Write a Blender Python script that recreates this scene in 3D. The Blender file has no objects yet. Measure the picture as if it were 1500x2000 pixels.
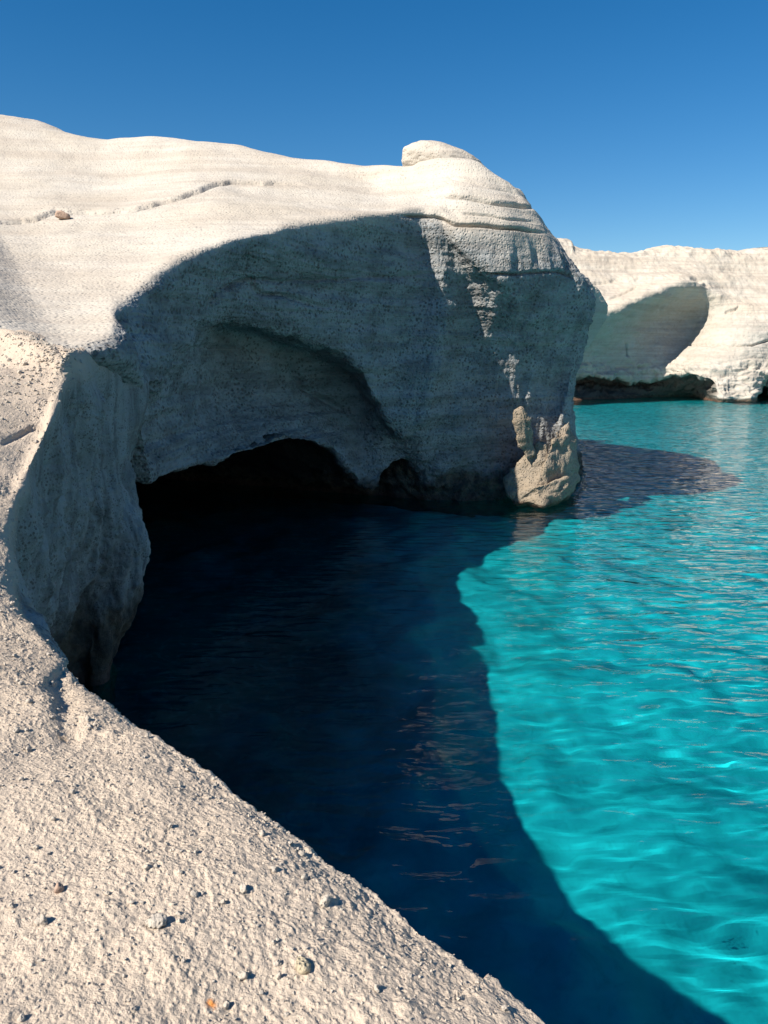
import bpy, math, random
import numpy as np

# ------------------------------------------------------------------ camera, sky, sun, exposure
scene = bpy.context.scene
R = math.radians
F_PX = 1503.0                       # focal length in photograph pixels (1500 x 2000)
EYE = np.array([0.0, 0.0, 5.0])
PITCH = math.atan(310.0 / F_PX)

cam_data = bpy.data.cameras.new('camera')
cam_data.sensor_fit = 'VERTICAL'
cam_data.sensor_height = 36.0
cam_data.lens = 36.0 * F_PX / 2000.0
cam_data.clip_start = 0.05
cam_data.clip_end = 2000.0
cam = bpy.data.objects.new('camera', cam_data)
cam.location = EYE
cam.rotation_euler = (math.pi / 2 - PITCH, 0, 0)
scene.collection.objects.link(cam)
scene.camera = cam

SUN_EL, SUN_BACK = R(41), R(37)     # sun at the left, a little behind the viewer
to_sun = np.array([-math.cos(SUN_BACK) * math.cos(SUN_EL), -math.sin(SUN_BACK) * math.cos(SUN_EL), math.sin(SUN_EL)])

world = bpy.data.worlds.new('World')
scene.world = world
world.use_nodes = True
wn = world.node_tree
wn.nodes.clear()
sky = wn.nodes.new('ShaderNodeTexSky')
sky.sky_type = 'NISHITA'
sky.sun_disc = False
sky.sun_elevation = SUN_EL
sky.sun_rotation = math.atan2(to_sun[0], to_sun[1])
sky.altitude = 0
sky.air_density = 1.0
sky.dust_density = 0.0
sky.ozone_density = 4.0
hsv = wn.nodes.new('ShaderNodeHueSaturation')
hsv.inputs['Saturation'].default_value = 1.36
bg = wn.nodes.new('ShaderNodeBackground')
bg.inputs['Strength'].default_value = 0.060
wo = wn.nodes.new('ShaderNodeOutputWorld')
wn.links.new(sky.outputs[0], hsv.inputs['Color'])
wn.links.new(hsv.outputs[0], bg.inputs['Color'])
wn.links.new(bg.outputs[0], wo.inputs['Surface'])

sun_data = bpy.data.lights.new('sun', 'SUN')
sun_data.energy = 5.0
sun_data.angle = R(0.5)
sun_data.color = (1.0, 0.92, 0.80)
sun = bpy.data.objects.new('sun', sun_data)
from mathutils import Vector
sun.rotation_euler = Vector(to_sun).to_track_quat('Z', 'Y').to_euler()
scene.collection.objects.link(sun)

scene.view_settings.view_transform = 'Standard'
scene.view_settings.look = 'None'
scene.view_settings.exposure = 0.88
scene.view_settings.gamma = 1.0
scene.view_settings.use_curve_mapping = False
scene.cycles.use_denoising = True
scene.cycles.max_bounces = 8
scene.cycles.diffuse_bounces = 3
scene.cycles.transparent_max_bounces = 12

# ------------------------------------------------------------------ helpers: photograph pixel -> point in the place
CP, SP = math.cos(PITCH), math.sin(PITCH)


def ray(px, py):
    x, y = (px - 750.0) / F_PX, (1000.0 - py) / F_PX
    return np.array([x, CP + y * SP, -SP + y * CP])


def P(px, py, d):                   # the point seen at (px, py), d metres ahead
    r = ray(px, py)
    return EYE + r * (d / r[1])


def Z(px, py, z=0.0):               # the point seen at (px, py) at height z
    r = ray(px, py)
    return EYE + r * ((z - EYE[2]) / r[2])


def W(x, y, z):
    return np.array([x, y, z], float)


def project(pts):
    q = pts - EYE
    xc = q[..., 0]
    yc = q[..., 1] * SP + q[..., 2] * CP
    zc = np.maximum(q[..., 1] * CP - q[..., 2] * SP, 0.2)
    return 750 + F_PX * xc / zc, 1000 - F_PX * yc / zc


# ------------------------------------------------------------------ helpers: noise in numpy
_rng = np.random.RandomState(7)
_perm = _rng.permutation(256)
_perm = np.concatenate([_perm, _perm, _perm])
_grad = _rng.normal(size=(256, 3))
_grad /= np.linalg.norm(_grad, axis=1)[:, None]
_grad = _grad.astype(np.float32)
_cell = _rng.rand(256, 3).astype(np.float32)


def noise(p):
    p = np.asarray(p, np.float32)
    i = np.floor(p).astype(np.int32)
    f = p - i
    i &= 255
    u = f * f * f * (f * (f * 6 - 15) + 10)
    out = 0
    for dx in (0, 1):
        wx = u[..., 0] if dx else 1 - u[..., 0]
        a = _perm[i[..., 0] + dx]
        for dy in (0, 1):
            wy = u[..., 1] if dy else 1 - u[..., 1]
            b = _perm[(a + i[..., 1] + dy) & 255]
            for dz in (0, 1):
                wz = u[..., 2] if dz else 1 - u[..., 2]
                g = _grad[_perm[(b + i[..., 2] + dz) & 255]]
                d = g[..., 0] * (f[..., 0] - dx) + g[..., 1] * (f[..., 1] - dy) + g[..., 2] * (f[..., 2] - dz)
                out = out + wx * wy * wz * d
    return out * 1.5


def fbm(p, octaves=4, gain=0.5):
    a, s, out = 1.0, 1.0, 0
    for k in range(octaves):
        out = out + a * noise(p * s + 17.3 * k)
        a *= gain
        s *= 2.03
    return out


def worley(p):                      # distance to the nearest feature point, and a random number of its cell
    p = np.asarray(p, np.float32)
    i = np.floor(p).astype(np.int32)
    f = p - i
    best = np.full(p.shape[:-1], 9.0, np.float32)
    rnd = np.zeros(p.shape[:-1], np.float32)
    for dx in (-1, 0, 1):
        a = _perm[(i[..., 0] + dx) & 255]
        for dy in (-1, 0, 1):
            b = _perm[(a + i[..., 1] + dy) & 255]
            for dz in (-1, 0, 1):
                h = _perm[(b + i[..., 2] + dz) & 255]
                c = _cell[h]
                d = (c[..., 0] + dx - f[..., 0]) ** 2 + (c[..., 1] + dy - f[..., 1]) ** 2 + (c[..., 2] + dz - f[..., 2]) ** 2
                m = d < best
                best = np.where(m, d, best)
                rnd = np.where(m, _cell[(h * 7 + 3) & 255][..., 0], rnd)
    return np.sqrt(best), rnd


def smooth(a, b, x):
    t = np.clip((x - a) / (b - a), 0, 1)
    return t * t * (3 - 2 * t)


# ------------------------------------------------------------------ helpers: sheets of rock lofted through rows of points
def spline(C, counts, axis, tension):
    """Cubic curves through the control points C along AXIS, counts[k] steps in segment k; TENSION 0 is Catmull-Rom, 1 never overshoots."""
    C = np.moveaxis(C, axis, 0)
    n = len(C)
    d = C[1:] - C[:-1]
    m = np.zeros_like(C)
    m[0], m[-1] = d[0], d[-1]
    a, b = d[:-1], d[1:]
    cr = 0.5 * (a + b)
    hm = np.where(a * b > 0, 2 * a * b / np.where(a + b == 0, 1, a + b), 0)
    m[1:-1] = (1 - tension) * cr + tension * hm
    out = []
    for k in range(n - 1):
        t = np.arange(counts[k]) / counts[k]
        t = t.reshape((-1,) + (1,) * (C.ndim - 1))
        h00, h10 = 2 * t ** 3 - 3 * t ** 2 + 1, t ** 3 - 2 * t ** 2 + t
        h01, h11 = -2 * t ** 3 + 3 * t ** 2, t ** 3 - t ** 2
        out.append(h00 * C[k] + h10 * m[k] + h01 * C[k + 1] + h11 * m[k + 1])
    out.append(C[-1:])
    return np.moveaxis(np.concatenate(out), 0, axis)


def seg_counts(C, axis, step, lo=3, hi=160):
    """Steps for every segment: its mean length on the picture where it lies inside the frame (the longest third of them)."""
    px, py = project(C)
    px, py = np.clip(px, -40, 1540), np.clip(py, -40, 2040)
    L = np.hypot(np.diff(px, axis=axis), np.diff(py, axis=axis))
    L = np.sort(L, axis=1 - axis)
    if axis == 0:
        L = L.T
    n3 = max(2, L.shape[0] // 3)
    L = L[-n3:].mean(0)
    return [int(min(hi, max(lo, math.ceil(v / step)))) for v in L]


def loft(cols, step, tu=0.15, tv=0.5, ucap=(), vcap=(), vmul=()):
    C = np.array(cols, float)       # (columns, rows, 3)
    cu, cv = seg_counts(C, 0, step), seg_counts(C, 1, step)
    for caps, cc in ((dict(ucap), cu), (dict(vcap), cv)):
        for k, v in caps.items():
            cc[k] = min(cc[k], v)
    for k, f in dict(vmul).items():
        cv[k] = int(cv[k] * f)
    at = [np.concatenate([k + np.arange(n) / n for k, n in enumerate(cc)] + [[len(cc)]]) for cc in (cu, cv)]
    return spline(spline(C, cv, 1, tv), cu, 0, tu), at[0][:, None], at[1][None, :]     # points, column and row each belongs to


def normals(G):
    du = np.gradient(G, axis=0)
    dv = np.gradient(G, axis=1)
    n = np.cross(dv, du)
    return n / np.maximum(np.linalg.norm(n, axis=2), 1e-9)[..., None]


def grid_mesh(name, G, material, flip=False, **attrs):
    nu, nv = G.shape[:2]
    idx = np.arange(nu * nv).reshape(nu, nv)
    q = np.stack([idx[:-1, :-1], idx[1:, :-1], idx[1:, 1:], idx[:-1, 1:]], -1).reshape(-1, 4)
    if flip:
        q = q[:, ::-1]
    me = bpy.data.meshes.new(name)
    me.vertices.add(nu * nv)
    me.vertices.foreach_set('co', G.reshape(-1).astype(np.float32))
    me.loops.add(q.size)
    me.loops.foreach_set('vertex_index', q.reshape(-1).astype(np.int32))
    me.polygons.add(len(q))
    me.polygons.foreach_set('loop_start', (np.arange(len(q)) * 4).astype(np.int32))
    me.polygons.foreach_set('use_smooth', np.ones(len(q), bool))
    me.update(calc_edges=True)
    for key, a in attrs.items():
        me.attributes.new(key, 'FLOAT', 'POINT').data.foreach_set('value', np.ascontiguousarray(np.broadcast_to(a, G.shape[:2]), np.float32).reshape(-1))
    me.materials.append(material)
    return me


def link(name, me, parent=None, label=None, cat=None, group=None, kind=None):
    o = bpy.data.objects.new(name, me)
    scene.collection.objects.link(o)
    if parent is not None:
        o.parent = parent
    if label:
        o['label'] = label
    if cat:
        o['category'] = cat
    if group:
        o['group'] = group
    if kind:
        o['kind'] = kind
    return o


def polyline_distance(px, py, line):
    """Distance in pixels from (px, py) to a polyline, the place along it (0..1), and the signed side (+ below the line as drawn left to right)."""
    best = np.full(px.shape, 1e9)
    along = np.zeros(px.shape)
    side = np.zeros(px.shape)
    n = len(line) - 1
    for k in range(n):
        (x0, y0), (x1, y1) = line[k], line[k + 1]
        dx, dy = x1 - x0, y1 - y0
        L2 = dx * dx + dy * dy
        t = np.clip(((px - x0) * dx + (py - y0) * dy) / L2, 0, 1)
        d = np.hypot(px - x0 - t * dx, py - y0 - t * dy)
        s = (dx * (py - y0) - dy * (px - x0)) / math.sqrt(L2)
        m = d < best
        best = np.where(m, d, best)
        along = np.where(m, (k + t) / n, along)
        side = np.where(m, s, side)
    return best, along, side


def carve(G, N, line, width, depth, wob=0.35, step=0.0, step_w=20.0, near=None):
    """A real groove (and a step of the bed above it) cut into the rock along a joint."""
    PX, PY = project(G)
    pad = max(4 * width, 5 * step_w if step else 0) + 12
    lx, ly = [a[0] for a in line], [a[1] for a in line]
    mask = (PX > min(lx) - pad) & (PX < max(lx) + pad) & (PY > min(ly) - pad) & (PY < max(ly) + pad)
    dist = np.linalg.norm(G - EYE, axis=2)
    if near is not None:
        mask &= (dist > near[0]) & (dist < near[1])
    px, py = PX[mask], PY[mask]
    jag = fbm(np.stack([px / 45, py / 45, 0 * px], -1), 3, .4)
    d, a, s = polyline_distance(px + 3 * jag, py + 3 * jag, line)
    fade = smooth(0, .12, a) * smooth(1, .85, a)
    fade = fade * (1 + wob * noise(np.stack([px / 40, py / 40, 0 * px + 5], -1)))
    g = -depth * np.exp(-(d / width) ** 2) * fade
    if step:
        up = smooth(1.0, -3.5, s) * np.exp(-np.maximum(-s, 0) / step_w) * np.exp(-(np.maximum(d - np.abs(s), 0) / 15) ** 2)
        g = g + step * up * fade
    G = G.copy()
    G[mask] += N[mask] * g[:, None]
    return G


# ------------------------------------------------------------------ materials
def new_mat(name):
    m = bpy.data.materials.new(name)
    m.use_nodes = True
    m.node_tree.nodes.clear()
    return m, m.node_tree


class NT:
    def __init__(self, t):
        self.t = t

    def n(self, kind, **kw):
        nd = self.t.nodes.new(kind)
        for k, v in kw.items():
            if k.startswith('_'):
                setattr(nd, k[1:], v)
            else:
                self.set(nd.inputs[k.replace('__', ' ')], v)
        return nd

    def set(self, sock, v):
        if isinstance(v, bpy.types.NodeSocket):
            self.t.links.new(v, sock)
        else:
            sock.default_value = v

    def math(self, op, a, b=None, c=None, clamp=False):
        nd = self.t.nodes.new('ShaderNodeMath')
        nd.operation = op
        nd.use_clamp = clamp
        for k, v in enumerate((a, b, c)):
            if v is not None:
                self.set(nd.inputs[k], v)
        return nd.outputs[0]

    def ramp(self, x, a, b, lo=0.0, hi=1.0):
        nd = self.t.nodes.new('ShaderNodeMapRange')
        nd.interpolation_type = 'SMOOTHSTEP'
        self.set(nd.inputs['Value'], x)
        for k, v in (('From Min', a), ('From Max', b), ('To Min', lo), ('To Max', hi)):
            self.set(nd.inputs[k], v)
        return nd.outputs[0]

    def mix(self, f, a, b):
        nd = self.t.nodes.new('ShaderNodeMix')
        nd.data_type = 'RGBA'
        self.set(nd.inputs[0], f)
        self.set(nd.inputs[6], a)
        self.set(nd.inputs[7], b)
        return nd.outputs[2]

    def noise(self, vec, scale, detail=4.0, rough=0.55, dist=0.0):
        nd = self.t.nodes.new('ShaderNodeTexNoise')
        self.set(nd.inputs['Vector'], vec)
        self.set(nd.inputs['Scale'], scale)
        self.set(nd.inputs['Detail'], detail)
        self.set(nd.inputs['Roughness'], rough)
        self.set(nd.inputs['Distortion'], dist)
        return nd.outputs[0]

    def voronoi(self, vec, scale, feature='F1'):
        nd = self.t.nodes.new('ShaderNodeTexVoronoi')
        nd.feature = feature
        self.set(nd.inputs['Vector'], vec)
        self.set(nd.inputs['Scale'], scale)
        return nd.outputs[0]

    def mapping(self, vec, scale=(1, 1, 1), rot=(0, 0, 0)):
        nd = self.t.nodes.new('ShaderNodeMapping')
        self.set(nd.inputs['Vector'], vec)
        nd.inputs['Scale'].default_value = scale
        nd.inputs['Rotation'].default_value = rot
        return nd.outputs[0]


def rgb(r, g, b):
    return (r, g, b, 1.0)


def rock_material(name, grain, pale, warm, speck, algae_top, bump_dist, strata_amt=0.5, stain=None, pore=0.5, slope_bump=1.0, streak=(.5, .5, 1.5), wgrain=.8, wlight=(.275, .295, .305), wdark=(.14, .153, .164)):
    """Pale volcanic ash rock: beds of slightly different tone, dark grains, a brown-black tidal band with a ragged edge."""
    m, t = new_mat(name)
    k = NT(t)
    geo = k.n('ShaderNodeNewGeometry')
    pos = geo.outputs['Position']
    sep = k.n('ShaderNodeSeparateXYZ', Vector=pos)
    z = sep.outputs['Z']
    big = k.noise(pos, 0.35, 4)
    mid = k.noise(pos, 2.2, 5, 0.6)
    beds = k.noise(k.mapping(pos, (0.12, 0.12, 2.6), (R(2.0), R(-1.5), 0)), 1.0, 6, 0.62)
    finebeds = k.noise(k.mapping(pos, (0.3, 0.3, 14.0), (R(2.0), R(-1.5), 0)), 1.0, 3, 0.6)
    col = k.mix(k.ramp(big, .32, .7), pale, warm)
    bedtone = k.math('MULTIPLY', k.ramp(beds, .42, .64), strata_amt)
    col = k.mix(bedtone, col, rgb(.36, .31, .26))
    col = k.mix(k.math('MULTIPLY', k.ramp(finebeds, .5, .72), strata_amt * .55), col, rgb(.30, .27, .235))
    col = k.mix(k.math('MULTIPLY', k.ramp(mid, .5, .75), .22), col, rgb(.31, .27, .23))
    grains = k.voronoi(pos, grain)
    gm = k.noise(pos, grain * .22, 3)
    speckmask = k.math('MULTIPLY', k.ramp(grains, .34, .2), k.ramp(gm, .47, .62))
    col = k.mix(k.math('MULTIPLY', speckmask, speck), col, rgb(.07, .068, .066))
    if stain is not None:
        for (c, r, tone, amt) in stain:
            dv = k.n('ShaderNodeVectorMath', _operation='DISTANCE')
            k.set(dv.inputs[0], pos)
            dv.inputs[1].default_value = c
            stain_nodes.append(dv)
            dd = k.math('ADD', dv.outputs['Value'], k.math('MULTIPLY', k.math('SUBTRACT', k.noise(pos, 1.2 / r, 4, .65), .5), r * 1.5))
            col = k.mix(k.math('MULTIPLY', k.ramp(dd, r, r * .15), amt), col, tone)
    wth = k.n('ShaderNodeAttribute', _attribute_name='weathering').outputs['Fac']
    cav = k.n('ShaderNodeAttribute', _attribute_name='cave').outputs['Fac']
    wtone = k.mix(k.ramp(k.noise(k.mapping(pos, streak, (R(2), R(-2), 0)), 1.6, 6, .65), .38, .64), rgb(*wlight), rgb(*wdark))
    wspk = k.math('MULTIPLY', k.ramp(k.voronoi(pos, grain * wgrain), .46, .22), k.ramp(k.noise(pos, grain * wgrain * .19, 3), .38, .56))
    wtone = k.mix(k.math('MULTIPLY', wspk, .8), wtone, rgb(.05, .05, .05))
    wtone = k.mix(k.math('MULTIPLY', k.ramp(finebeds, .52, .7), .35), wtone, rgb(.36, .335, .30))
    col = k.mix(k.math('MULTIPLY', wth, .85), col, wtone)  # weathered face tone, plus shade painted in: darker and bluer on steep faces
    col = k.mix(cav, col, rgb(.035, .032, .028))  # cave gloom put into the colour; also the far cliff's dark tidal band
    edge = k.math('ADD', z, k.math('MULTIPLY', k.math('SUBTRACT', k.noise(pos, .7, 5, .6), .5), 1.5 * algae_top + .3))
    wet = k.ramp(edge, algae_top * 1.25, algae_top * .6) if algae_top > 0 else 0.0
    tide = k.mix(k.ramp(k.noise(pos, 3.0, 5, .6), .38, .66), rgb(.035, .030, .024), rgb(.15, .115, .078))
    low = k.ramp(k.math('ADD', z, k.math('MULTIPLY', k.noise(pos, 1.5, 3), .25)), .42, .25)
    tide = k.mix(k.math('MULTIPLY', low, .5), tide, rgb(.14, .060, .038))
    if algae_top > 0:
        col = k.mix(k.math('MULTIPLY', wet, .92), col, tide)
    # relief: pores and crumbs below the size of the mesh
    h1 = k.noise(pos, grain * .5, 5, .65)
    h2 = k.ramp(grains, .0, .5)
    h3 = k.noise(pos, grain * 1.6, 3, .6)
    h = k.math('ADD', k.math('MULTIPLY', h1, .9), k.math('MULTIPLY', h2, pore))
    h = k.math('ADD', h, k.math('MULTIPLY', h3, .35))
    h = k.math('ADD', h, k.math('MULTIPLY', beds, .8 * strata_amt))
    h = k.math('ADD', h, k.math('MULTIPLY', finebeds, .5 * strata_amt))
    b = k.n('ShaderNodeBump', Height=h, Strength=1.0, Distance=k.math('MULTIPLY', k.math('ADD', k.math('MULTIPLY', wth, .7), slope_bump), bump_dist))
    pr = k.n('ShaderNodeBsdfPrincipled')
    k.set(pr.inputs['Base Color'], col)
    k.set(pr.inputs['Roughness'], k.ramp(wet, 0, 1, .95, .7) if algae_top > 0 else .95)
    pr.inputs['Specular IOR Level'].default_value = .15
    k.set(pr.inputs['Normal'], b.outputs[0])
    out = k.n('ShaderNodeOutputMaterial')
    t.links.new(pr.outputs[0], out.inputs['Surface'])
    return m


stain_nodes = []
PALE, WARM = rgb(.47, .435, .385), rgb(.43, .385, .325)
stain_pt = Z(412, 1962, 3.28)
stain_pt2 = Z(122, 1440, 3.55)
m_ledge = rock_material('near_rock', 55.0, rgb(.48, .40, .322), rgb(.44, .36, .28), .06, 1.5, .015, .12,
                        stain=[(tuple(stain_pt), .022, rgb(.62, .22, .04), .9), (tuple(stain_pt2), .03, rgb(.58, .36, .17), .5)], pore=-.25, streak=(1.6, 1.6, .28), wgrain=.48, wlight=(.29, .305, .315), wdark=(.11, .12, .13))
m_head = rock_material('cave_rock', 11.0, PALE, WARM, .35, 1.05, .09, .55, slope_bump=.3)
m_far = rock_material('far_rock', 3.0, rgb(.47, .43, .37), rgb(.44, .385, .315), .10, .4, .10, .75, slope_bump=.35)
m_stone = rock_material('loose_stone', 70.0, rgb(.45, .40, .34), rgb(.40, .35, .30), .3, -9.0, .012, .1)
m_foot = rock_material('foot_rock', 14.0, rgb(.33, .275, .21), rgb(.22, .18, .135), .5, .28, .06, .3)
m_red = rock_material('red_stone', 30.0, rgb(.36, .25, .19), rgb(.42, .31, .24), .3, -9.0, .02, .2)

# ------------------------------------------------------------------ near ledge: the slope the viewer stands on and the wall of the cove below it
def inland(b, dx, dy, rise, up0=0.0):
    """Four points back from the brink b over the slope: far, inland, mid, close to the brink."""
    n = np.array([dx, dy, 0.0])
    n /= np.linalg.norm(n)
    return [b + n * 9 + W(0, 0, rise * 3.4), b + n * 3.2 + W(0, 0, rise * 1.25),
            b + n * 1.1 + W(0, 0, rise * .42 + up0), b + n * .32 + W(0, 0, rise * .15 + up0)]


def undercut(b, dx, dy):
    """Lip and wall below a brink whose wall the viewer cannot see."""
    n = np.array([-dx, -dy, 0.0])
    n /= np.linalg.norm(n)
    return [b + n * .06 + W(0, 0, -.07), b + n * .05 + W(0, 0, -.6), b - n * .25 + W(0, 0, -1.4),
            b - n * .5 + W(0, 0, -2.3), W(b[0], b[1], 0) - n * .5, W(b[0], b[1], -3.0) - n * .3]


near = []
b = W(3.2, -1.6, 3.0)
near.append(inland(b, -.5, -.85, .35) + [b] + undercut(b, -.5, -.85))
b = W(1.45, .3, 3.1)
near.append(inland(b, -.55, -.83, .35, .02) + [b] + undercut(b, -.55, -.83))
for (px, py, z, dx, dy, rise) in ((1035, 1995, 3.2, -.6, -.8, .35), (930, 1925, 3.22, -.63, -.77, .35), (780, 1796, 3.25, -.68, -.73, .35),
                                  (620, 1684, 3.3, -.74, -.67, .36), (480, 1590, 3.33, -.8, -.6, .38), (300, 1445, 3.4, -.86, -.5, .4)):
    b = Z(px - 6, py + 6, z)
    near.append(inland(b, dx, dy, rise, .03) + [b] + undercut(b, dx, dy))
b = Z(118, 1352, 3.5)
near.append(inland(b, -.92, -.38, .45, .03) + [b, Z(192, 1362, 3.36)] + undercut(b, -.9, -.4)[1:])
b = P(50, 1252, 3.85)
near.append(inland(b, -.96, -.28, .5, .02) + [b, P(96, 1256, 3.95), P(94, 1300, 4.1), P(90, 1400, 4.5), P(85, 1500, 5), P(80, 1700, 6), W(-3.2, 5.2, -3)])
b = P(0, 1140, 4.4)
near.append(inland(b, -.99, -.12, .6) + [b, P(44, 1172, 4.45), P(42, 1200, 4.7), P(40, 1290, 5.2), P(44, 1380, 6.0), P(45, 1600, 6.4), W(-3.6, 6.6, -3)])
b = P(-14, 1068, 4.9)
near.append(inland(b, -1, -.08, .68) + [b, P(22, 1098, 4.95), P(24, 1140, 5.3), P(28, 1220, 6.0), P(40, 1300, 6.8), P(45, 1500, 7.2), W(-3.75, 7.3, -3)])
b = P(-2, 998, 5.4)
near.append(inland(b, -1, -.05, .75) + [b, P(26, 1015, 5.5), P(34, 1075, 6.0), P(45, 1160, 6.8), P(58, 1240, 7.5), P(60, 1430, 8.0), W(-3.9, 8.0, -3)])
b = P(26, 932, 6.3)
near.append(inland(b, -1, .0, .9) + [b, P(56, 930, 6.4), P(66, 1000, 6.9), P(74, 1090, 7.6), P(80, 1195, 8.3), Z(85, 1390, 0), W(-4.1, 9.4, -3)])
b = P(74, 828, 7.5)
near.append(inland(b, -1, .03, 1.0) + [b, P(102, 822, 7.6), P(108, 890, 8.0), P(115, 1010, 8.5), P(120, 1150, 9.2), Z(130, 1350, 0), W(-4.3, 10.4, -3)])
near.append([P(-420, 680, 9.5), P(-120, 700, 9.3), P(30, 722, 9.0), P(88, 728, 8.8), P(112, 736, 8.65), P(136, 748, 8.8), P(155, 810, 9.4), P(165, 950, 9.9), P(170, 1100, 10.4), Z(172, 1330, 0), W(-4.5, 11.0, -3)])
near.append([P(-300, 596, 12), P(-30, 632, 10.6), P(62, 650, 10.0), P(122, 679, 9.7), P(146, 690, 9.6), P(180, 722, 10.1), P(215, 800, 11.0), P(228, 950, 11.0), P(250, 1100, 11.2), Z(196, 1330, 0), W(-4.6, 11.6, -3)])
near.append([P(-300, 606, 14), P(-30, 645, 13), P(70, 680, 13.4), P(165, 690, 13.4), P(215, 672, 13.3), P(242, 676, 12.95), P(288, 758, 13.0), P(256, 900, 12.2), P(298, 1082, 11.6), Z(218, 1295, 0), W(-4.5, 12.3, -3)])
near.append([P(-300, 640, 17), P(-30, 670, 16), P(60, 690, 15.5), P(150, 720, 15.4), P(190, 730, 15.2), P(210, 760, 15.0), P(245, 820, 14.6), P(225, 930, 13.8), P(245, 1082, 13.2), Z(185, 1260, 0), W(-5.2, 13.4, -3)])
near.append([P(-300, 700, 20), P(-30, 720, 18.5), P(20, 740, 18), P(60, 760, 17.5), P(90, 770, 17), P(110, 790, 17), P(120, 840, 17), P(110, 930, 17), P(100, 1050, 17), P(60, 1120, 17), W(-8.5, 17, -3)])

near = [[W(c[0][0] - 1.5, c[0][1], -4)] + c for c in near]
G, ucol, vrow = loft(near, 2.7, tu=.1, tv=.35, ucap={0: 30, 1: 70, 7: 75, 8: 75, 9: 65, 14: 45, 17: 12, 18: 6},
         vcap={0: 3, 1: 30, 2: 130, 3: 150, 6: 60, 7: 60, 8: 55, 9: 55, 10: 4})
N = normals(G)
dist = np.linalg.norm(G - EYE, axis=2)
px, py = project(G)
# which rows are slope (1) and which are wall (0)
flat = smooth(.25, .7, N[..., 2])
q = np.stack([G[..., 0], G[..., 1], G[..., 2]], -1)
h = .05 * fbm(q * .9, 3) + .018 * fbm(q * 3.1 + 4, 3)
face = smooth(6.1, 7.0, vrow) * (1 - .8 * smooth(15.6, 16.8, ucol) * smooth(8.2, 7.4, vrow))
h += face * (.17 * fbm(q * np.array([1.5, 1.5, .4]), 4) + .09 * fbm(q * np.array([3.2, 3.2, 1.0]) + 9, 3) - .06 * np.maximum(0, .5 - worley(q * 8)[0]) + .02 * fbm(q * 11, 3))
far_fade = smooth(11, 6.5, dist)
worn = .35 + .65 * smooth(-.35, .35, fbm(q * .8 + 70, 3) + .5 * (vrow - 4) * smooth(3, 5, vrow))
w1, r1 = worley(q * 21 + .35 * fbm(q * 20, 2)[..., None])
h += worn * .009 * np.maximum(0, .62 - w1) * smooth(.2, 1, r1) * (.4 + .6 * far_fade)
w2, r2 = worley(q * 47 + 3)
h += worn * .0045 * np.maximum(0, .65 - w2) * (.4 + 1.2 * r2)
w3, r3 = worley(q * 7.3 + 8)
h += worn * .06 * np.maximum(0, .30 - w3) * (r3 > .62) * smooth(-.1, .5, fbm(q * 1.1 + 40, 2))
h -= .04 * np.maximum(0, .40 - worley(q * 6.1 + 21)[0]) * smooth(.1, .5, fbm(q * 1.3 + 31, 2))
h += worn * (.005 * fbm(q * 26, 3) + .0035 * fbm(q * 70, 2))
G = G + N * h[..., None]
G = carve(G, N, [(-80, 606), (0, 634), (62, 652), (108, 672), (120, 690), (132, 716)], 4, .03)
G = carve(G, N, [(150, 640), (196, 590)], 3, .0)
G = carve(G, N, [(0, 870), (60, 838), (95, 832)], 5, .04)
G = carve(G, N, [(100, 1310), (122, 1345), (136, 1400), (144, 1462)], 24, .035)
G_ledge, vrow_ledge, ucol_ledge = G, vrow + 0 * ucol, ucol + 0 * vrow
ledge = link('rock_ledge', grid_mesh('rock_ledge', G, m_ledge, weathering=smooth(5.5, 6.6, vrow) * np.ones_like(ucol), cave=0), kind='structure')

# ------------------------------------------------------------------ the headland with the sea cave
def deep(lip, k=1.0, a=(-2.0, 1.0), up=.25):
    """Cave roof, cave back and cave floor behind a lip."""
    return [lip + W(a[0] * k, a[1] * k, up), lip + W(a[0] * 5.5 * k, a[1] * 5.5 * k, -.4), W(lip[0] + a[0] * 5.8 * k, lip[1] + a[1] * 5.8 * k, -5)]


def foot(p, out):
    """Below the waterline of a column that has no cave."""
    o = np.array([out[0], out[1], 0.0])
    return [W(p[0], p[1], -.7) + o * .3, W(p[0], p[1], -2.0) + o * .5, W(p[0], p[1], -5) + o]


def back(s, dx, dy, dz1=-.6, z0=-1.0):
    return [W(s[0] + dx * 3.5, s[1] + dy * 3.5, z0), W(s[0] + dx, s[1] + dy, s[2] + dz1)]


head = []


def hcol(sky_, up_, slope_, low_, brink_, f7, f8, f9, f10, lip, cave=1.0, bk=(-2, 7)):
    pt = lambda v: v if isinstance(v, np.ndarray) else P(*v)
    s = pt(sky_)
    L = Z(*lip) if len(lip) == 2 else pt(lip)
    tail = deep(L, cave) if cave else foot(L, (.3, -.5))
    head.append(back(s, *bk) + [s] + [pt(v) for v in (up_, slope_, low_, brink_, f7, f8, f9, f10)] + [L] + tail)


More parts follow.
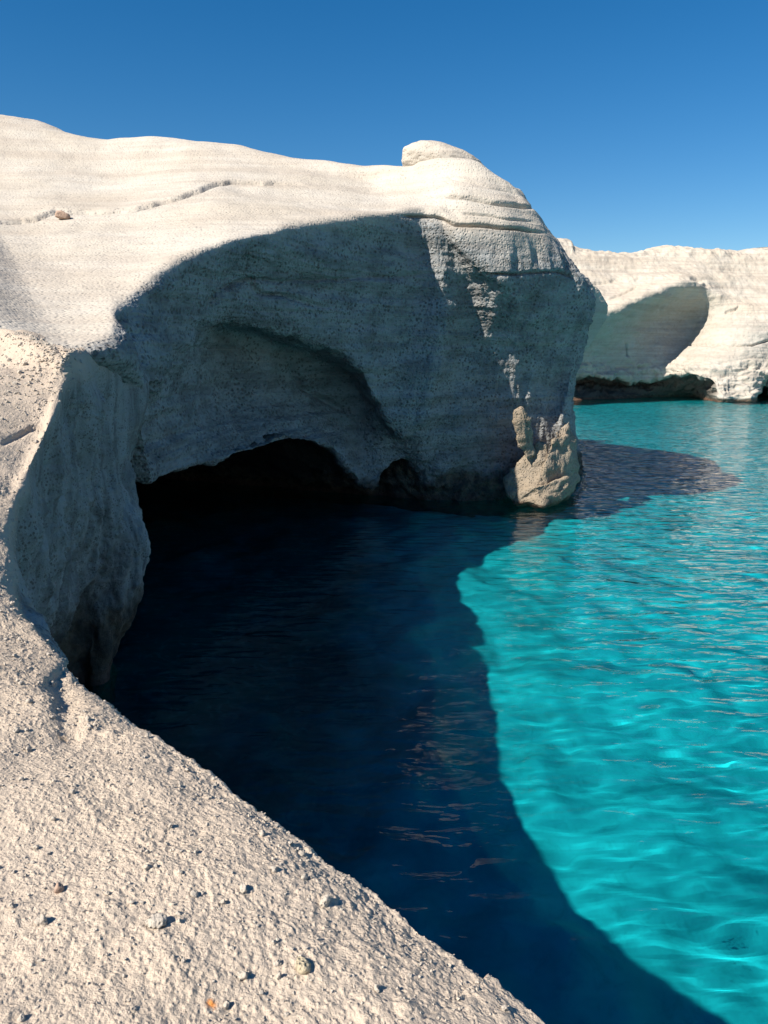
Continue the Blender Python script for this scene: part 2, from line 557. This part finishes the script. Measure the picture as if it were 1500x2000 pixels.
hcol(W(-25, 33, 15.4), W(-19.5, 27, 12.2), W(-14, 20, 9.1), W(-10, 13.2, 6.4), W(-8.6, 10.6, 5.3), W(-8.3, 11, 4.4), W(-8.2, 11.6, 3.6), W(-8.2, 12.4, 3.0), W(-8.2, 13.5, 2.6), W(-8, 15, 2.4))
hcol((-120, 222, 34), (-80, 335, 27), (0, 450, 20), (90, 600, 13.0), (152, 674, 10.4), (188, 706, 10.5), (232, 762, 12.1), (252, 814, 13.0), (255, 860, 14.0), (265, 940, 15.0))
hcol((40, 236, 35), (70, 330, 28), (120, 424, 22), (195, 532, 16), (240, 590, 13.6), (258, 645, 13.2), (284, 742, 13.5), (276, 800, 14.2), (266, 860, 14.9), (282, 938, 15.3))
hcol((185, 275, 33), (205, 340, 28), (250, 405, 23), (300, 482, 18.2), (335, 524, 15.8), (342, 590, 16.0), (345, 682, 16.1), (340, 740, 16.9), (338, 830, 17.3), (370, 909, 17.6))
hcol((330, 273, 32), (360, 325, 28), (400, 372, 24), (430, 440, 19.8), (455, 474, 17.8), (440, 550, 18.2), (415, 637, 18.3), (425, 659, 20.5), (430, 780, 21.0), (485, 880, 20.6))
hcol((430, 284, 31.5), (460, 328, 28), (495, 372, 24.5), (520, 424, 21), (532, 456, 19.3), (520, 550, 19.7), (500, 640, 19.9), (505, 664, 22.3), (510, 775, 22.6), (560, 857, 22.2))
hcol((540, 300, 30.5), (565, 335, 28), (590, 372, 25.3), (605, 415, 22.4), (612, 443, 20.8), (610, 550, 21.3), (595, 662, 21.4), (595, 689, 23.9), (590, 780, 24.2), (612, 862, 23.3))
hcol((690, 324, 29.5), (705, 352, 27.8), (722, 380, 26), (738, 408, 24), (745, 427, 23), (722, 560, 23.2), (690, 700, 22.9), (674, 726, 24.8), (655, 800, 25.3), (655, 878, 24.2))
hcol((745, 328, 28.8), (758, 352, 27.4), (770, 380, 25.9), (780, 402, 24.6), (785, 422, 23.8), (775, 560, 23.9), (722, 752, 23.5), (706, 772, 25.2), (690, 830, 25.6), (705, 942, 25.0))
hcol((790, 331, 28.2), (800, 352, 27.0), (808, 376, 25.8), (815, 400, 24.9), (822, 420, 24.4), (815, 580, 24.4), (760, 800, 24.2), (745, 830, 25.2), (735, 880, 25.5), (735, 957, 25.6))
hcol((815, 320, 27.6), (828, 350, 26.6), (838, 376, 25.6), (845, 402, 24.8), (846, 424, 24.4), (850, 590, 24.4), (790, 838, 24.6), (778, 858, 25.3), (770, 885, 25.6), (765, 905, 25.9))
hcol((840, 316, 27.3), (848, 348, 26.4), (855, 376, 25.4), (862, 404, 24.7), (862, 430, 24.4), (880, 600, 24.5), (840, 800, 24.7), (820, 860, 25.2), (812, 890, 25.6), (802, 902, 26.0), .8)
hcol((870, 314, 27.0), (880, 346, 26.1), (888, 380, 25.0), (888, 420, 24.5), (876, 450, 24.3), (912, 600, 25.0), (900, 740, 25.6), (885, 830, 25.7), (864, 910, 26.0), (858, 975), 0, (0, 6))
hcol((900, 315, 26.9), (912, 350, 25.9), (920, 390, 24.9), (912, 440, 24.3), (900, 484, 24.1), (952, 580, 24.75), (975, 700, 25.8), (960, 820, 26.2), (940, 900, 26.4), (920, 977), 0, (1, 6))
hcol((930, 322, 27.0), (945, 360, 25.8), (955, 405, 24.8), (950, 455, 24.3), (935, 508, 24.05), (998, 600, 24.95), (1024, 690, 26.0), (1018, 780, 26.5), (1003, 870, 26.6), (985, 977), 0, (1, 6))
hcol((962, 340, 26.9), (975, 372, 25.9), (985, 410, 25.0), (988, 455, 24.5), (992, 534, 24.3), (1032, 600, 25.2), (1050, 690, 26.4), (1050, 770, 27.0), (1046, 860, 26.9), (1045, 972), 0, (1.5, 6))
hcol((985, 356, 26.8), (1000, 386, 26.0), (1012, 420, 25.4), (1025, 460, 25.1), (1052, 535, 25.1), (1085, 600, 25.95), (1094, 690, 27.1), (1082, 770, 27.5), (1085, 850, 27.2), (1090, 962), 0, (2, 6))
hcol((1003, 370, 26.8), (1024, 394, 26.5), (1043, 416, 26.3), (1070, 455, 26.2), (1099, 498, 26.3), (1140, 558, 26.8), (1150, 625, 27.4), (1126, 700, 27.7), (1112, 790, 27.7), (1126, 935), 0, (2, 6))
hcol((1000, 372, 28.5), (1020, 398, 28.5), (1040, 422, 28.6), (1066, 462, 29), (1090, 500, 29.3), (1125, 562, 29.8), (1135, 625, 30), (1108, 706, 30), (1098, 795, 30), (1112, 900), 0, (0, 6))
hcol((880, 340, 33), (890, 370, 33.5), (900, 400, 34), (915, 450, 35), (930, 500, 36), (945, 560, 36.5), (950, 620, 37), (950, 700, 37), (945, 780, 37), (945, 850), 0, (-3, 3))
hcol((300, 300, 42), (320, 330, 43), (330, 370, 44), (340, 420, 45), (350, 470, 46), (360, 540, 46.5), (365, 600, 47), (370, 680, 47), (370, 760, 47), (370, 805), 0, (-8, 1))

head.insert(0, [W(p[0] - 4, p[1], -4) for p in head[0]])
G, ucol, vrow = loft(head, 2.35, tu=.1, tv=.55, ucap={0: 4, 12: 40, 18: 20, 19: 12, 20: 8}, vcap={0: 4, 1: 8, 12: 30, 13: 6}, vmul={3: 1.5, 4: 1.9})
N = normals(G)
px, py = project(G)
dist = np.linalg.norm(G - EYE, axis=2)
flat = smooth(.1, .6, N[..., 2])
q = G.copy()
tilt = q[..., 2] + .03 * q[..., 0] - .02 * q[..., 1]
warp = .25 * fbm(q * .5 + 3, 3)
bed = fbm(np.stack([.05 * q[..., 0], .05 * q[..., 1], (tilt + .3 * warp) * 1.5], -1), 3)
bedf = fbm(np.stack([.15 * q[..., 0], .15 * q[..., 1], (tilt + .12 * warp) * 6.5 + 7], -1), 3)
prowcol = smooth(12.5, 15, ucol)
wall = smooth(6.0, 6.5, vrow) * np.ones_like(ucol)
weathering = np.clip(smooth(5.85 - 1.4 * prowcol, 6.25 - .1 * prowcol, vrow + .5 * fbm(q * .8 + 60, 3) * prowcol + .10 * fbm(q * 1.2, 3)), 0, 1)  # mask of weathered walls, also darkened in colour for their shade
cave = smooth(11.0, 11.4, vrow) * smooth(13.2, 12.5, ucol)  # darkens the colour of the cave interior towards its unlit black
h = .12 * fbm(q * .28, 3) + .03 * fbm(q * .9 + 5, 3) + .03 * bed + .010 * bedf
seam = smooth(1.3, 3.2, ucol)
wall = wall * (.15 + .85 * seam)
h *= .4 + .6 * seam
h += wall * (.12 * fbm(q * np.array([.9, .9, .35]) + 11, 4) + (.07 * bed + .03 * bedf) * (1 - .6 * prowcol) + .035 * fbm(q * np.array([2.6, 2.6, 1.6]) + 2, 3))
lowz = smooth(2.2, .4, q[..., 2]) * smooth(-1.5, -.3, q[..., 2])
wk, rk = worley(q * np.array([1.1, 1.1, 1.5]) + .5 * fbm(q * 2, 2)[..., None])
h += lowz * wall * (.30 * (.55 - wk) + .07 * fbm(q * 4, 3))
h += wall * (.014 * fbm(q * 9, 3) - .03 * np.maximum(0, .45 - worley(q * 6.5)[0])) + .004 * fbm(q * 22, 2) * (1 + 2 * wall)
# vertical runnels down the end of the headland
prow = smooth(900, 1000, px) * smooth(430, 540, py) * smooth(930, 820, py)
h += prow * .10 * fbm(np.stack([q[..., 0] * 2.2 + .4 * warp, q[..., 1] * 2.2, q[..., 2] * .22], -1) + 6, 4)
G = G + N * h[..., None]
# joints and ledges that the photograph shows
near_side = (5, 33)
G = carve(G, N, [(-40, 440), (20, 434), (70, 429), (110, 414), (180, 417), (250, 412), (300, 403), (345, 388), (400, 368), (450, 357), (540, 358), (640, 364)], 2.3, .15, wob=.15, step=.055, step_w=22, near=near_side)
G = carve(G, N, [(130, 414), (210, 408), (290, 404)], 2.6, .05, near=near_side)
G = carve(G, N, [(868, 384), (915, 386), (960, 396), (1052, 408)], 3.2, .17, step=.05, near=near_side)
G = carve(G, N, [(780, 424), (850, 424), (888, 438), (960, 442), (1075, 456)], 2.8, .18, step=.03, near=near_side)
G = carve(G, N, [(900, 415), (940, 420), (1060, 436)], 2.4, .06, near=near_side)
G = carve(G, N, [(940, 534), (1000, 535), (1090, 530), (1130, 545)], 2.6, .16, step=.05, near=near_side)
G = carve(G, N, [(870, 345), (930, 358), (1000, 378)], 2.0, .05, near=near_side)
G = carve(G, N, [(470, 546), (560, 550), (700, 545), (900, 532)], 3.0, .10, step=-.05, near=near_side)
G = carve(G, N, [(395, 606), (440, 566), (490, 548), (510, 575), (560, 578), (660, 610)], 6, .16, near=near_side)
G = carve(G, N, [(560, 700), (595, 760), (640, 785), (690, 810)], 6, .2, near=near_side)
G = carve(G, N, [(300, 745), (268, 800), (240, 850), (240, 905)], 5, .35, near=near_side)
G_head = G
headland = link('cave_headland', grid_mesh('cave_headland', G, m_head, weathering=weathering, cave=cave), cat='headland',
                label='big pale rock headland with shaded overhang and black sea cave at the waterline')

# ------------------------------------------------------------------ cliff on the other side of the inlet
far = []


def fcol(sky_, t1, t2, brink_, f1, f2, lip_, cave_, base_):
    pts = [P(v[0], v[1], v[2] * .92) for v in (sky_, t1, t2, brink_, f1, f2, lip_, cave_)]
    s, b = pts[0], Z(*base_)
    far.append([W(s[0], s[1] + 30, -2), W(s[0], s[1] + 14, s[2] - .6)] + pts +
               [W(pts[-1][0], pts[-1][1] - .4, -.1) if cave_[2] < 90 else W(b[0], b[1] + 3, -.2), W(b[0], b[1] + 1, -4)])


fcol((700, 500, 104), (700, 540, 98), (700, 590, 94), (700, 660, 90), (700, 700, 90), (700, 720, 90), (700, 740, 89), (700, 760, 89), (700, 792))
fcol((1060, 470, 104), (1060, 530, 97), (1060, 590, 92), (1060, 665, 88), (1060, 690, 90), (1060, 715, 91.5), (1060, 738, 92), (1062, 748, 96), (1062, 786))
fcol((1125, 481, 104), (1130, 535, 97), (1130, 585, 92), (1132, 634, 88), (1128, 675, 90.5), (1126, 710, 92), (1128, 738, 92.3), (1128, 746, 97), (1126, 786))
fcol((1190, 492, 104), (1195, 535, 98), (1205, 572, 94), (1205, 606, 89.5), (1190, 660, 92.2), (1180, 705, 93.4), (1180, 736, 93.2), (1182, 746, 98), (1185, 783))
fcol((1265, 492, 106), (1270, 520, 100), (1280, 550, 95.5), (1278, 577, 92), (1250, 640, 95.5), (1240, 700, 95.6), (1245, 740, 96), (1245, 750, 99), (1250, 781))
fcol((1290, 483, 107), (1305, 515, 101), (1330, 538, 97), (1335, 560, 94), (1300, 630, 98), (1285, 695, 96.3), (1290, 734, 95.4), (1292, 742, 98), (1295, 779))
fcol((1340, 482, 107), (1360, 518, 101), (1380, 552, 97.5), (1383, 568, 96), (1350, 640, 98.5), (1315, 708, 95.5), (1335, 728, 92.6), (1335, 738, 96), (1335, 778))
fcol((1380, 485, 107), (1395, 525, 101), (1410, 570, 97.5), (1412, 590, 96), (1385, 650, 95), (1355, 705, 92.5), (1366, 735, 90), (1372, 744, 93), (1372, 778))
fcol((1410, 486, 107), (1425, 535, 101), (1432, 580, 97), (1440, 600, 95.5), (1420, 660, 92.5), (1400, 705, 90.5), (1400, 738, 89), (1398, 758, 88.5), (1395, 777))
fcol((1440, 487, 107), (1450, 540, 101), (1460, 590, 96.5), (1468, 612, 94.5), (1455, 665, 91.5), (1445, 705, 90), (1445, 735, 89), (1445, 755, 88.6), (1445, 776))
fcol((1470, 484, 107), (1480, 545, 101), (1490, 595, 96), (1497, 618, 94), (1487, 668, 91.5), (1480, 705, 90.5), (1478, 730, 89.5), (1478, 754, 89), (1478, 775))
fcol((1510, 485, 107), (1520, 545, 101), (1530, 595, 96), (1535, 618, 94), (1520, 670, 92), (1510, 705, 91), (1506, 730, 90), (1508, 752, 93), (1508, 774))
fcol((1600, 480, 107), (1600, 545, 101), (1600, 595, 97), (1600, 630, 94), (1590, 670, 92), (1590, 705, 91), (1590, 735, 90), (1590, 755, 89), (1590, 772))
fcol((2400, 470, 107), (2400, 545, 101), (2400, 595, 96), (2400, 630, 93), (2400, 670, 91), (2400, 705, 90), (2400, 735, 89), (2400, 755, 88.5), (2400, 772))
G, ucol, vrow = loft(far, 1.8, tu=.1, tv=.5, ucap={0: 6, 12: 8}, vcap={0: 4, 1: 5, 10: 8})
N = normals(G)
q = G.copy()
flat = smooth(.2, .7, N[..., 2])
warp = fbm(q * .12 + 3, 3)
bed = fbm(np.stack([.02 * q[..., 0], .02 * q[..., 1], (q[..., 2] + .5 * warp) * .9], -1), 4)
h = .30 * fbm(q * .10, 3) + .16 * bed + .12 * fbm(q * .6 + 3, 3) + .05 * fbm(q * 2 + 3, 3)
band = smooth(4.8, 3.4, q[..., 2]) * smooth(.2, 1.2, q[..., 2])
wk, rk = worley(q * np.array([.35, .35, 1.0]) + .6 * fbm(q * .7, 3)[..., None])
h += band * (1.0 * (.55 - wk) + .25 * fbm(q * np.array([.8, .8, 2.4]), 3))
top = smooth(15.2, 16.8, q[..., 2])
h += top * (.5 * (.5 - worley(q * .35 + 4)[0]) + .2 * fbm(q * .9, 3))
G = G + N * h[..., None]
G = carve(G, N, [(1318, 672), (1400, 674), (1470, 676), (1500, 664), (1520, 660)], 1.6, .35)
G = carve(G, N, [(1190, 585), (1220, 570), (1246, 558)], 1.6, .35)
G = carve(G, N, [(1415, 613), (1435, 605), (1446, 597)], 1.6, .35)
G = carve(G, N, [(1224, 668), (1226, 690), (1226, 697)], 1.6, .5)
G = carve(G, N, [(1140, 560), (1200, 548), (1300, 541), (1360, 545), (1400, 570)], 3.0, .25)
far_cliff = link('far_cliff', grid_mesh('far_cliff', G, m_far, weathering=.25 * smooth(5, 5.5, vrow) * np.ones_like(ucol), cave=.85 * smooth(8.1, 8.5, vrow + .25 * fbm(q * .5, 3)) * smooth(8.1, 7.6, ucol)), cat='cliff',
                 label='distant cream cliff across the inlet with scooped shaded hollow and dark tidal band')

# ------------------------------------------------------------------ lumps of rock: closed meshes shaped by noise
def icosphere(n):
    import bmesh
    bm = bmesh.new()
    bmesh.ops.create_icosphere(bm, subdivisions=n, radius=1.0)
    v = np.array([x.co[:] for x in bm.verts])
    f = [[x.index for x in fc.verts] for fc in bm.faces]
    bm.free()
    return v, f


def lump_mesh(name, mat, n, seed, blocky=.5, rough=.25, fine=.05, freq=1.3):
    v, f = icosphere(n)
    s = np.random.RandomState(seed).rand(3) * 50
    rs = np.random.RandomState(seed)
    r = np.ones(len(v))
    for _ in range(9):              # flatten against random planes: broken faces
        d = rs.normal(size=3)
        d /= np.linalg.norm(d)
        c = rs.uniform(.55, .95)
        dp = v @ d
        r = np.where(dp > 0, np.minimum(r, (1 - blocky) * r + blocky * c / np.maximum(dp, .05)), r)
    r = r * (1 + rough * fbm(v * freq + s, 3) + fine * fbm(v * freq * 5 + s, 3))
    me = bpy.data.meshes.new(name)
    me.from_pydata((v * r[:, None]).tolist(), [], f)
    me.polygons.foreach_set('use_smooth', np.ones(len(f), bool))
    me.update()
    me.materials.append(mat)
    return me


def lump(name, at, size, rot, mat, n=5, seed=1, parent=None, **kw):
    keys = {k: kw.pop(k) for k in ('blocky', 'rough', 'fine', 'freq') if k in kw}
    o = link(name, lump_mesh(name, mat, n, seed, **keys), parent, **kw)
    o.location = at
    o.scale = size
    o.rotation_euler = rot
    return o


lump('cap_slab', P(866, 328, 28.3), (1.58, 1.35, .70), (0, R(15), R(8)), m_head, 6, 3, headland, blocky=.08, rough=.07, fine=.012)
def hull_mesh(name, pts, mat, cuts, rough, seed):
    """A closed broken-faced block: the hull of a few corners, subdivided and weathered."""
    import bmesh
    bm = bmesh.new()
    for p in pts:
        bm.verts.new(p)
    bmesh.ops.convex_hull(bm, input=bm.verts)
    bmesh.ops.delete(bm, geom=[v for v in bm.verts if not v.link_faces], context='VERTS')
    for _ in range(cuts):
        bmesh.ops.subdivide_edges(bm, edges=bm.edges, cuts=1, use_grid_fill=True)
    for _ in range(1):
        bmesh.ops.smooth_vert(bm, verts=bm.verts, factor=.5, use_axis_x=True, use_axis_y=True, use_axis_z=True)
    bm.normal_update()
    co = np.array([v.co[:] for v in bm.verts])
    no = np.array([v.normal[:] for v in bm.verts])
    h = rough * (fbm(co * 1.1 + seed, 3) + .4 * fbm(co * np.array([3, 3, 6]) + seed, 3) - .5 * np.maximum(0, .4 - worley(co * 2.3 + seed)[0]))
    co = co + no * h[:, None]
    for v, c in zip(bm.verts, co):
        v.co = c
    bmesh.ops.triangulate(bm, faces=bm.faces)
    me = bpy.data.meshes.new(name)
    bm.to_mesh(me)
    bm.free()
    me.polygons.foreach_set('use_smooth', np.ones(len(me.polygons), bool))
    me.materials.append(mat)
    return me


fin = [P(1146, 545, 27.4), P(1168, 560, 27.6), P(1190, 596, 28.0), P(1186, 622, 28.3), P(1150, 678, 28.4), P(1120, 706, 28.3), P(1118, 640, 27.2),
       P(1130, 560, 29.2), P(1165, 590, 30.0), P(1150, 640, 30.0), P(1110, 700, 29.6)]
link('rock_fin', hull_mesh('rock_fin', fin, m_head, 4, .06, 3), headland)
for i, pts in enumerate((
        [(1000, 968, 25.6), (985, 940, 26.0), (1012, 905, 25.9), (1050, 862, 26.0), (1075, 870, 26.1), (1062, 925, 25.6), (1040, 972, 25.4), (1010, 985, 25.5), (1040, 900, 27.5), (1020, 980, 27.5)],
        [(1045, 975, 25.4), (1064, 905, 25.6), (1080, 858, 26.0), (1108, 850, 26.4), (1124, 880, 26.9), (1128, 932, 26.9), (1112, 962, 26.3), (1070, 985, 25.5), (1080, 900, 28), (1100, 980, 28)],
        [(1004, 800, 25.4), (1018, 796, 25.4), (1036, 836, 25.6), (1050, 880, 25.8), (1032, 905, 25.6), (1012, 870, 25.5), (1020, 860, 27), (1040, 890, 27)],
        [(1085, 845, 26.6), (1112, 822, 27.0), (1126, 868, 27.2), (1128, 905, 27.3), (1100, 895, 26.5), (1110, 860, 28.5)],
        [(1000, 985, 25.4), (1004, 962, 25.6), (1050, 948, 25.1), (1110, 932, 25.9), (1122, 950, 26.3), (1060, 985, 25.0), (1100, 975, 25.8), (1060, 970, 27.5), (1050, 1000, 26)])):
    link('foot_rock', hull_mesh('foot_rock', [P(x, y, d - .45) for x, y, d in pts], m_foot, 4, .16, 11.3 * i), headland)


# ------------------------------------------------------------------ loose stones and grit
def surface_point(o, G, px, py):
    """The point of the sheet G that the viewer sees at the pixel (px, py)."""
    X, Y = project(G)
    d = np.hypot(X - px, Y - py)
    cand = d < max(3.0, d.min() + .5)
    dist = np.where(cand, np.linalg.norm(G - EYE, axis=2), 1e9)
    return G[np.unravel_index(dist.argmin(), dist.shape)]


for nd, (x, y) in zip(stain_nodes, ((412, 1962), (122, 1440))):
    nd.inputs[1].default_value = surface_point(ledge, G_ledge, x, y)
p = surface_point(headland, G_head, 125, 426)
lump('stone', p + W(0, 0, .08), (.21, .16, .13), (R(10), R(18), R(20)), m_red, 4, 5, blocky=.8, rough=.2, fine=.05,
     label='reddish brown angular stone lying under the long crack on the pale slope', cat='stone')
shapes = [lump_mesh('pebble', m_stone, 3, 40 + i, .55, .3, .08) for i in range(6)]
m_yellow = rock_material('yellow_stone', 70.0, rgb(.43, .37, .26), rgb(.38, .32, .22), .2, -9.0, .012, .1)
named = [(308, 1804, 15, 'largest pale pebble on the near ledge, casting a dark shadow up to its right', m_stone),
         (593, 1889, 14, 'yellowish knobbly pebble on the near ledge, nearest the foot of the slope', m_yellow),
         (473, 1908, 10, 'grey pebble on the near ledge just above the orange stain', m_stone),
         (637, 1764, 11, 'rounded pebble close to the ledge rim above the dark water', m_stone),
         (478, 1737, 8, 'small grey pebble in the middle of the near ledge slope', m_stone),
         (80, 1803, 10, 'pale pebble at the left border of the near ledge', m_stone),
         (118, 1737, 9, 'reddish pebble on the left part of the near ledge', m_red)]
for i, (x, y, r, lab, mm) in enumerate(named):
    p = surface_point(ledge, G_ledge, x, y)
    me = shapes[i % 6] if mm is m_stone else lump_mesh('pebble', mm, 3, 70 + i, .55, .3, .08)
    o = link('pebble', me, label=lab, cat='pebble', group='loose pebbles on the near ledge')
    k_ = r / F_PX * np.linalg.norm(p - EYE)
    o.location = p + W(0, 0, .35 * k_)
    o.scale = (k_ * 1.15, k_, k_ * .8)
    o.rotation_euler = (.3 * i, .2 * i, 1.3 * i)
rnd = random.Random(5)
X_, Y_ = project(G_ledge)
ok = (X_ > 0) & (X_ < 1040) & (Y_ > 1250) & (Y_ < 2000) & ((vrow_ledge > 1.2) & (vrow_ledge < 5.2) & (ucol_ledge > 0))
pool = G_ledge[ok]
for i in range(42):
    p = pool[rnd.randrange(len(pool))]
    o = link('pebble', shapes[i % 6], label='tiny pale crumb of rock lying loose on the sunlit near ledge', cat='pebble', group='crumbs of rock on the near ledge')
    k_ = rnd.uniform(4, 7) / F_PX * np.linalg.norm(p - EYE)
    o.location = p + W(0, 0, .3 * k_)
    o.scale = (k_ * rnd.uniform(.9, 1.3), k_, k_ * rnd.uniform(.7, .9))
    o.rotation_euler = (rnd.uniform(0, 6), rnd.uniform(0, 6), rnd.uniform(0, 6))
ok = (X_ > -60) & (X_ < 1100) & (Y_ > 650) & (Y_ < 2060) & (vrow_ledge > 1.2) & (vrow_ledge < 6.2) & (ucol_ledge > 0)
pool = G_ledge[ok]
rs = np.random.RandomState(3)
n_grit = 6500
c = pool[rs.randint(len(pool), size=n_grit)]
v0, f0 = icosphere(1)
size = rs.gamma(2.2, .6, n_grit).clip(.6, 4.5) / F_PX * np.linalg.norm(c - EYE, axis=1)
V = v0[None] * (1 + .35 * rs.normal(size=(n_grit, len(v0), 1)).clip(-1.5, 1.5)) * size[:, None, None] * np.array([1, 1, .8]) + c[:, None, :] + np.array([0, 0, .25]) * size[:, None, None]
F = (np.array(f0)[None] + (np.arange(n_grit) * len(v0))[:, None, None]).reshape(-1, 3)
me = bpy.data.meshes.new('grit')
me.from_pydata(V.reshape(-1, 3).tolist(), [], F.tolist())
me.materials.append(m_stone)
link('grit', me, kind='stuff', label='fine pale grit scattered over the near ledge')

# ------------------------------------------------------------------ sea floor and water
def seabed_height(x, y):
    z = -1.8 - .10 * np.maximum(x - 2, 0) - .03 * np.maximum(y - 12, 0) * smooth(0, 6, x)
    return np.maximum(z, -6.0)


ys = np.concatenate([np.linspace(-30, 2, 12), np.linspace(2.3, 30, 160), np.linspace(30.5, 150, 60)])
xs = np.concatenate([np.linspace(-40, -9, 12), np.linspace(-8.5, 14, 140), np.linspace(14.5, 120, 60)])
X, Y = np.meshgrid(xs, ys, indexing='ij')
q = np.stack([X, Y, 0 * X], -1)
Zb = seabed_height(X, Y) + .42 * fbm(q * .30, 4) + .30 * fbm(q * .8 + 8, 3) + .10 * fbm(q * 2.3 + 5, 3)
wb, rb = worley(q * .55 + 30 + .4 * fbm(q * .8, 3)[..., None])
Zb = Zb + .55 * np.maximum(0, .42 - wb) * (rb > .6)
m, t = new_mat('sea_floor')
k = NT(t)
pos = k.n('ShaderNodeNewGeometry').outputs['Position']
n1 = k.noise(pos, .33, 5, .6)
n2 = k.noise(pos, 1.4, 4, .6)
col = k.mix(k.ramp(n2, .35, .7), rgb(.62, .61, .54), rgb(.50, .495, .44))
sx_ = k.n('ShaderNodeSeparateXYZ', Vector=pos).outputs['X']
bed_shade = k.math('ADD', sx_, k.math('MULTIPLY', k.math('SUBTRACT', k.noise(pos, .45, 5, .65), .5), 5.0))
col = k.mix(k.ramp(bed_shade, 2.2, -2.0, 0, .92), col, rgb(.055, .06, .05))       # shade under the overhang painted into the sea floor, sand outside
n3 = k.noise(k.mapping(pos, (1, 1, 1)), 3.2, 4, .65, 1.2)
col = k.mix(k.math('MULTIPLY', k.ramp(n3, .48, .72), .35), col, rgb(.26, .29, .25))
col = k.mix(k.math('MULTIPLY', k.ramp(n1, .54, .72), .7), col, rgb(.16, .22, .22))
pr = k.n('ShaderNodeBsdfPrincipled', Roughness=.95)
k.set(pr.inputs['Base Color'], col)
pr.inputs['Specular IOR Level'].default_value = 0
t.links.new(pr.outputs[0], k.n('ShaderNodeOutputMaterial').inputs['Surface'])
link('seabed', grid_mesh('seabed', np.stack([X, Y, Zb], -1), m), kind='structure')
# water surface: rippled, denser towards the viewer, with sides and a bottom so that it holds a volume
ys = np.concatenate([np.linspace(-29, 2, 14), 2.2 * (148 / 2.2) ** np.linspace(0, 1, 560)])
ys[-1] = 148
tx = np.linspace(-1, 1, 520)
xs0 = np.linspace(-39, 118, 24)
xs = np.concatenate([np.linspace(-39, -8, 10), np.linspace(-7.7, 12, 300), 12 + (106) * (np.linspace(0, 1, 141)[1:] ** 1.7)])
X, Y = np.meshgrid(xs, ys, indexing='ij')


def waves(X, Y):
    w = 0
    amp = smooth(-2, 5, X + .12 * Y) * .75 + .25
    for (L, A, ang, ch, s) in ((3.1, .014, 78, .55, 1), (1.6, .010, 96, .6, 2), (.80, .011, 70, .65, 3), (.42, .0075, 105, .7, 4), (.22, .0030, 84, .7, 5)):
        c, sn = math.cos(R(ang)), math.sin(R(ang))
        u, v = (X * c + Y * sn) / L, (-X * sn + Y * c) / L
        p = np.stack([v * ch * .55, u * 1.15, 0 * u + s * 9.7], -1)
        w = w + A * 1.0 * fbm(p, 2, .4)
    return w * amp


Zw = waves(X, Y)
edge_flat = smooth(148, 140, Y)
G = np.stack([X, Y, Zw * edge_flat], -1)
nu, nv = G.shape[:2]
me_verts = [G.reshape(-1, 3)]
idx = np.arange(nu * nv).reshape(nu, nv)
rim = np.concatenate([idx[:, 0], idx[-1, 1:], idx[-2::-1, -1], idx[0, -2:0:-1]])
low = G.reshape(-1, 3)[rim].copy()
low[:, 2] = -9
quads = np.stack([idx[:-1, :-1], idx[1:, :-1], idx[1:, 1:], idx[:-1, 1:]], -1).reshape(-1, 4).tolist()
base = nu * nv
nr = len(rim)
for i in range(nr):
    j = (i + 1) % nr
    quads.append([int(rim[j]), int(rim[i]), base + i, base + j])
quads.append([base + i for i in range(nr)][::-1])
me = bpy.data.meshes.new('water')
me.from_pydata(np.concatenate([G.reshape(-1, 3), low]).tolist(), [], quads)
me.polygons.foreach_set('use_smooth', np.array([True] * ((nu - 1) * (nv - 1)) + [False] * (nr + 1)))
me.update()
m, t = new_mat('sea_water')
k = NT(t)
geo = k.n('ShaderNodeNewGeometry')
pos = geo.outputs['Position']
rip = k.noise(k.mapping(pos, (1.3, 3.0, 1), (0, 0, R(8))), 1.0, 2.5, .45, .4)
px_ = k.n('ShaderNodeSeparateXYZ', Vector=pos).outputs['X']
bmp = k.n('ShaderNodeBump', Height=rip, Strength=1.0, Distance=k.ramp(px_, 1.0, 9.0, .045, .15))       # livelier ripples away from the shelter of the rock
dot = k.n('ShaderNodeVectorMath', _operation='DOT_PRODUCT')
k.set(dot.inputs[0], geo.outputs['Incoming'])
k.set(dot.inputs[1], bmp.outputs[0])
cosv = k.math('ABSOLUTE', dot.outputs['Value'])
fres = k.math('ADD', k.math('MULTIPLY', k.math('POWER', k.math('SUBTRACT', 1.0, cosv, clamp=True), 5.0), .98), .02)
gl = k.n('ShaderNodeBsdfGlossy', Roughness=.02)
k.set(gl.inputs['Normal'], bmp.outputs[0])
rf = k.n('ShaderNodeBsdfRefraction', Color=rgb(.09, .78, .90), IOR=1.33, Roughness=0.0)
cloud = k.n('ShaderNodeBsdfDiffuse', Color=rgb(.005, .27, .33))        # light scattered back by the water itself
tr = k.n('ShaderNodeMixShader')
tr.inputs[0].default_value = .018
t.links.new(rf.outputs[0], tr.inputs[1])
t.links.new(cloud.outputs[0], tr.inputs[2])
mx = k.n('ShaderNodeMixShader')
k.set(mx.inputs[0], fres)
t.links.new(tr.outputs[0], mx.inputs[1])
t.links.new(gl.outputs[0], mx.inputs[2])
out = k.n('ShaderNodeOutputMaterial')
t.links.new(mx.outputs[0], out.inputs['Surface'])
me.materials.append(m)
water = link('water', me, kind='structure')
sun_data.cycles.is_caustics_light = True        # sunlight refracted by the ripples onto the sea floor
water.cycles.is_caustics_caster = True
bpy.data.objects['seabed'].cycles.is_caustics_receiver = True

print('tris', sum(len(o.data.loop_triangles) or sum(len(p.vertices) - 2 for p in o.data.polygons) for o in scene.objects if o.type == 'MESH' and len(o.data.polygons) < 5000))
for o in scene.objects:
    if o.type == 'MESH':
        print(o.name, len(o.data.polygons))
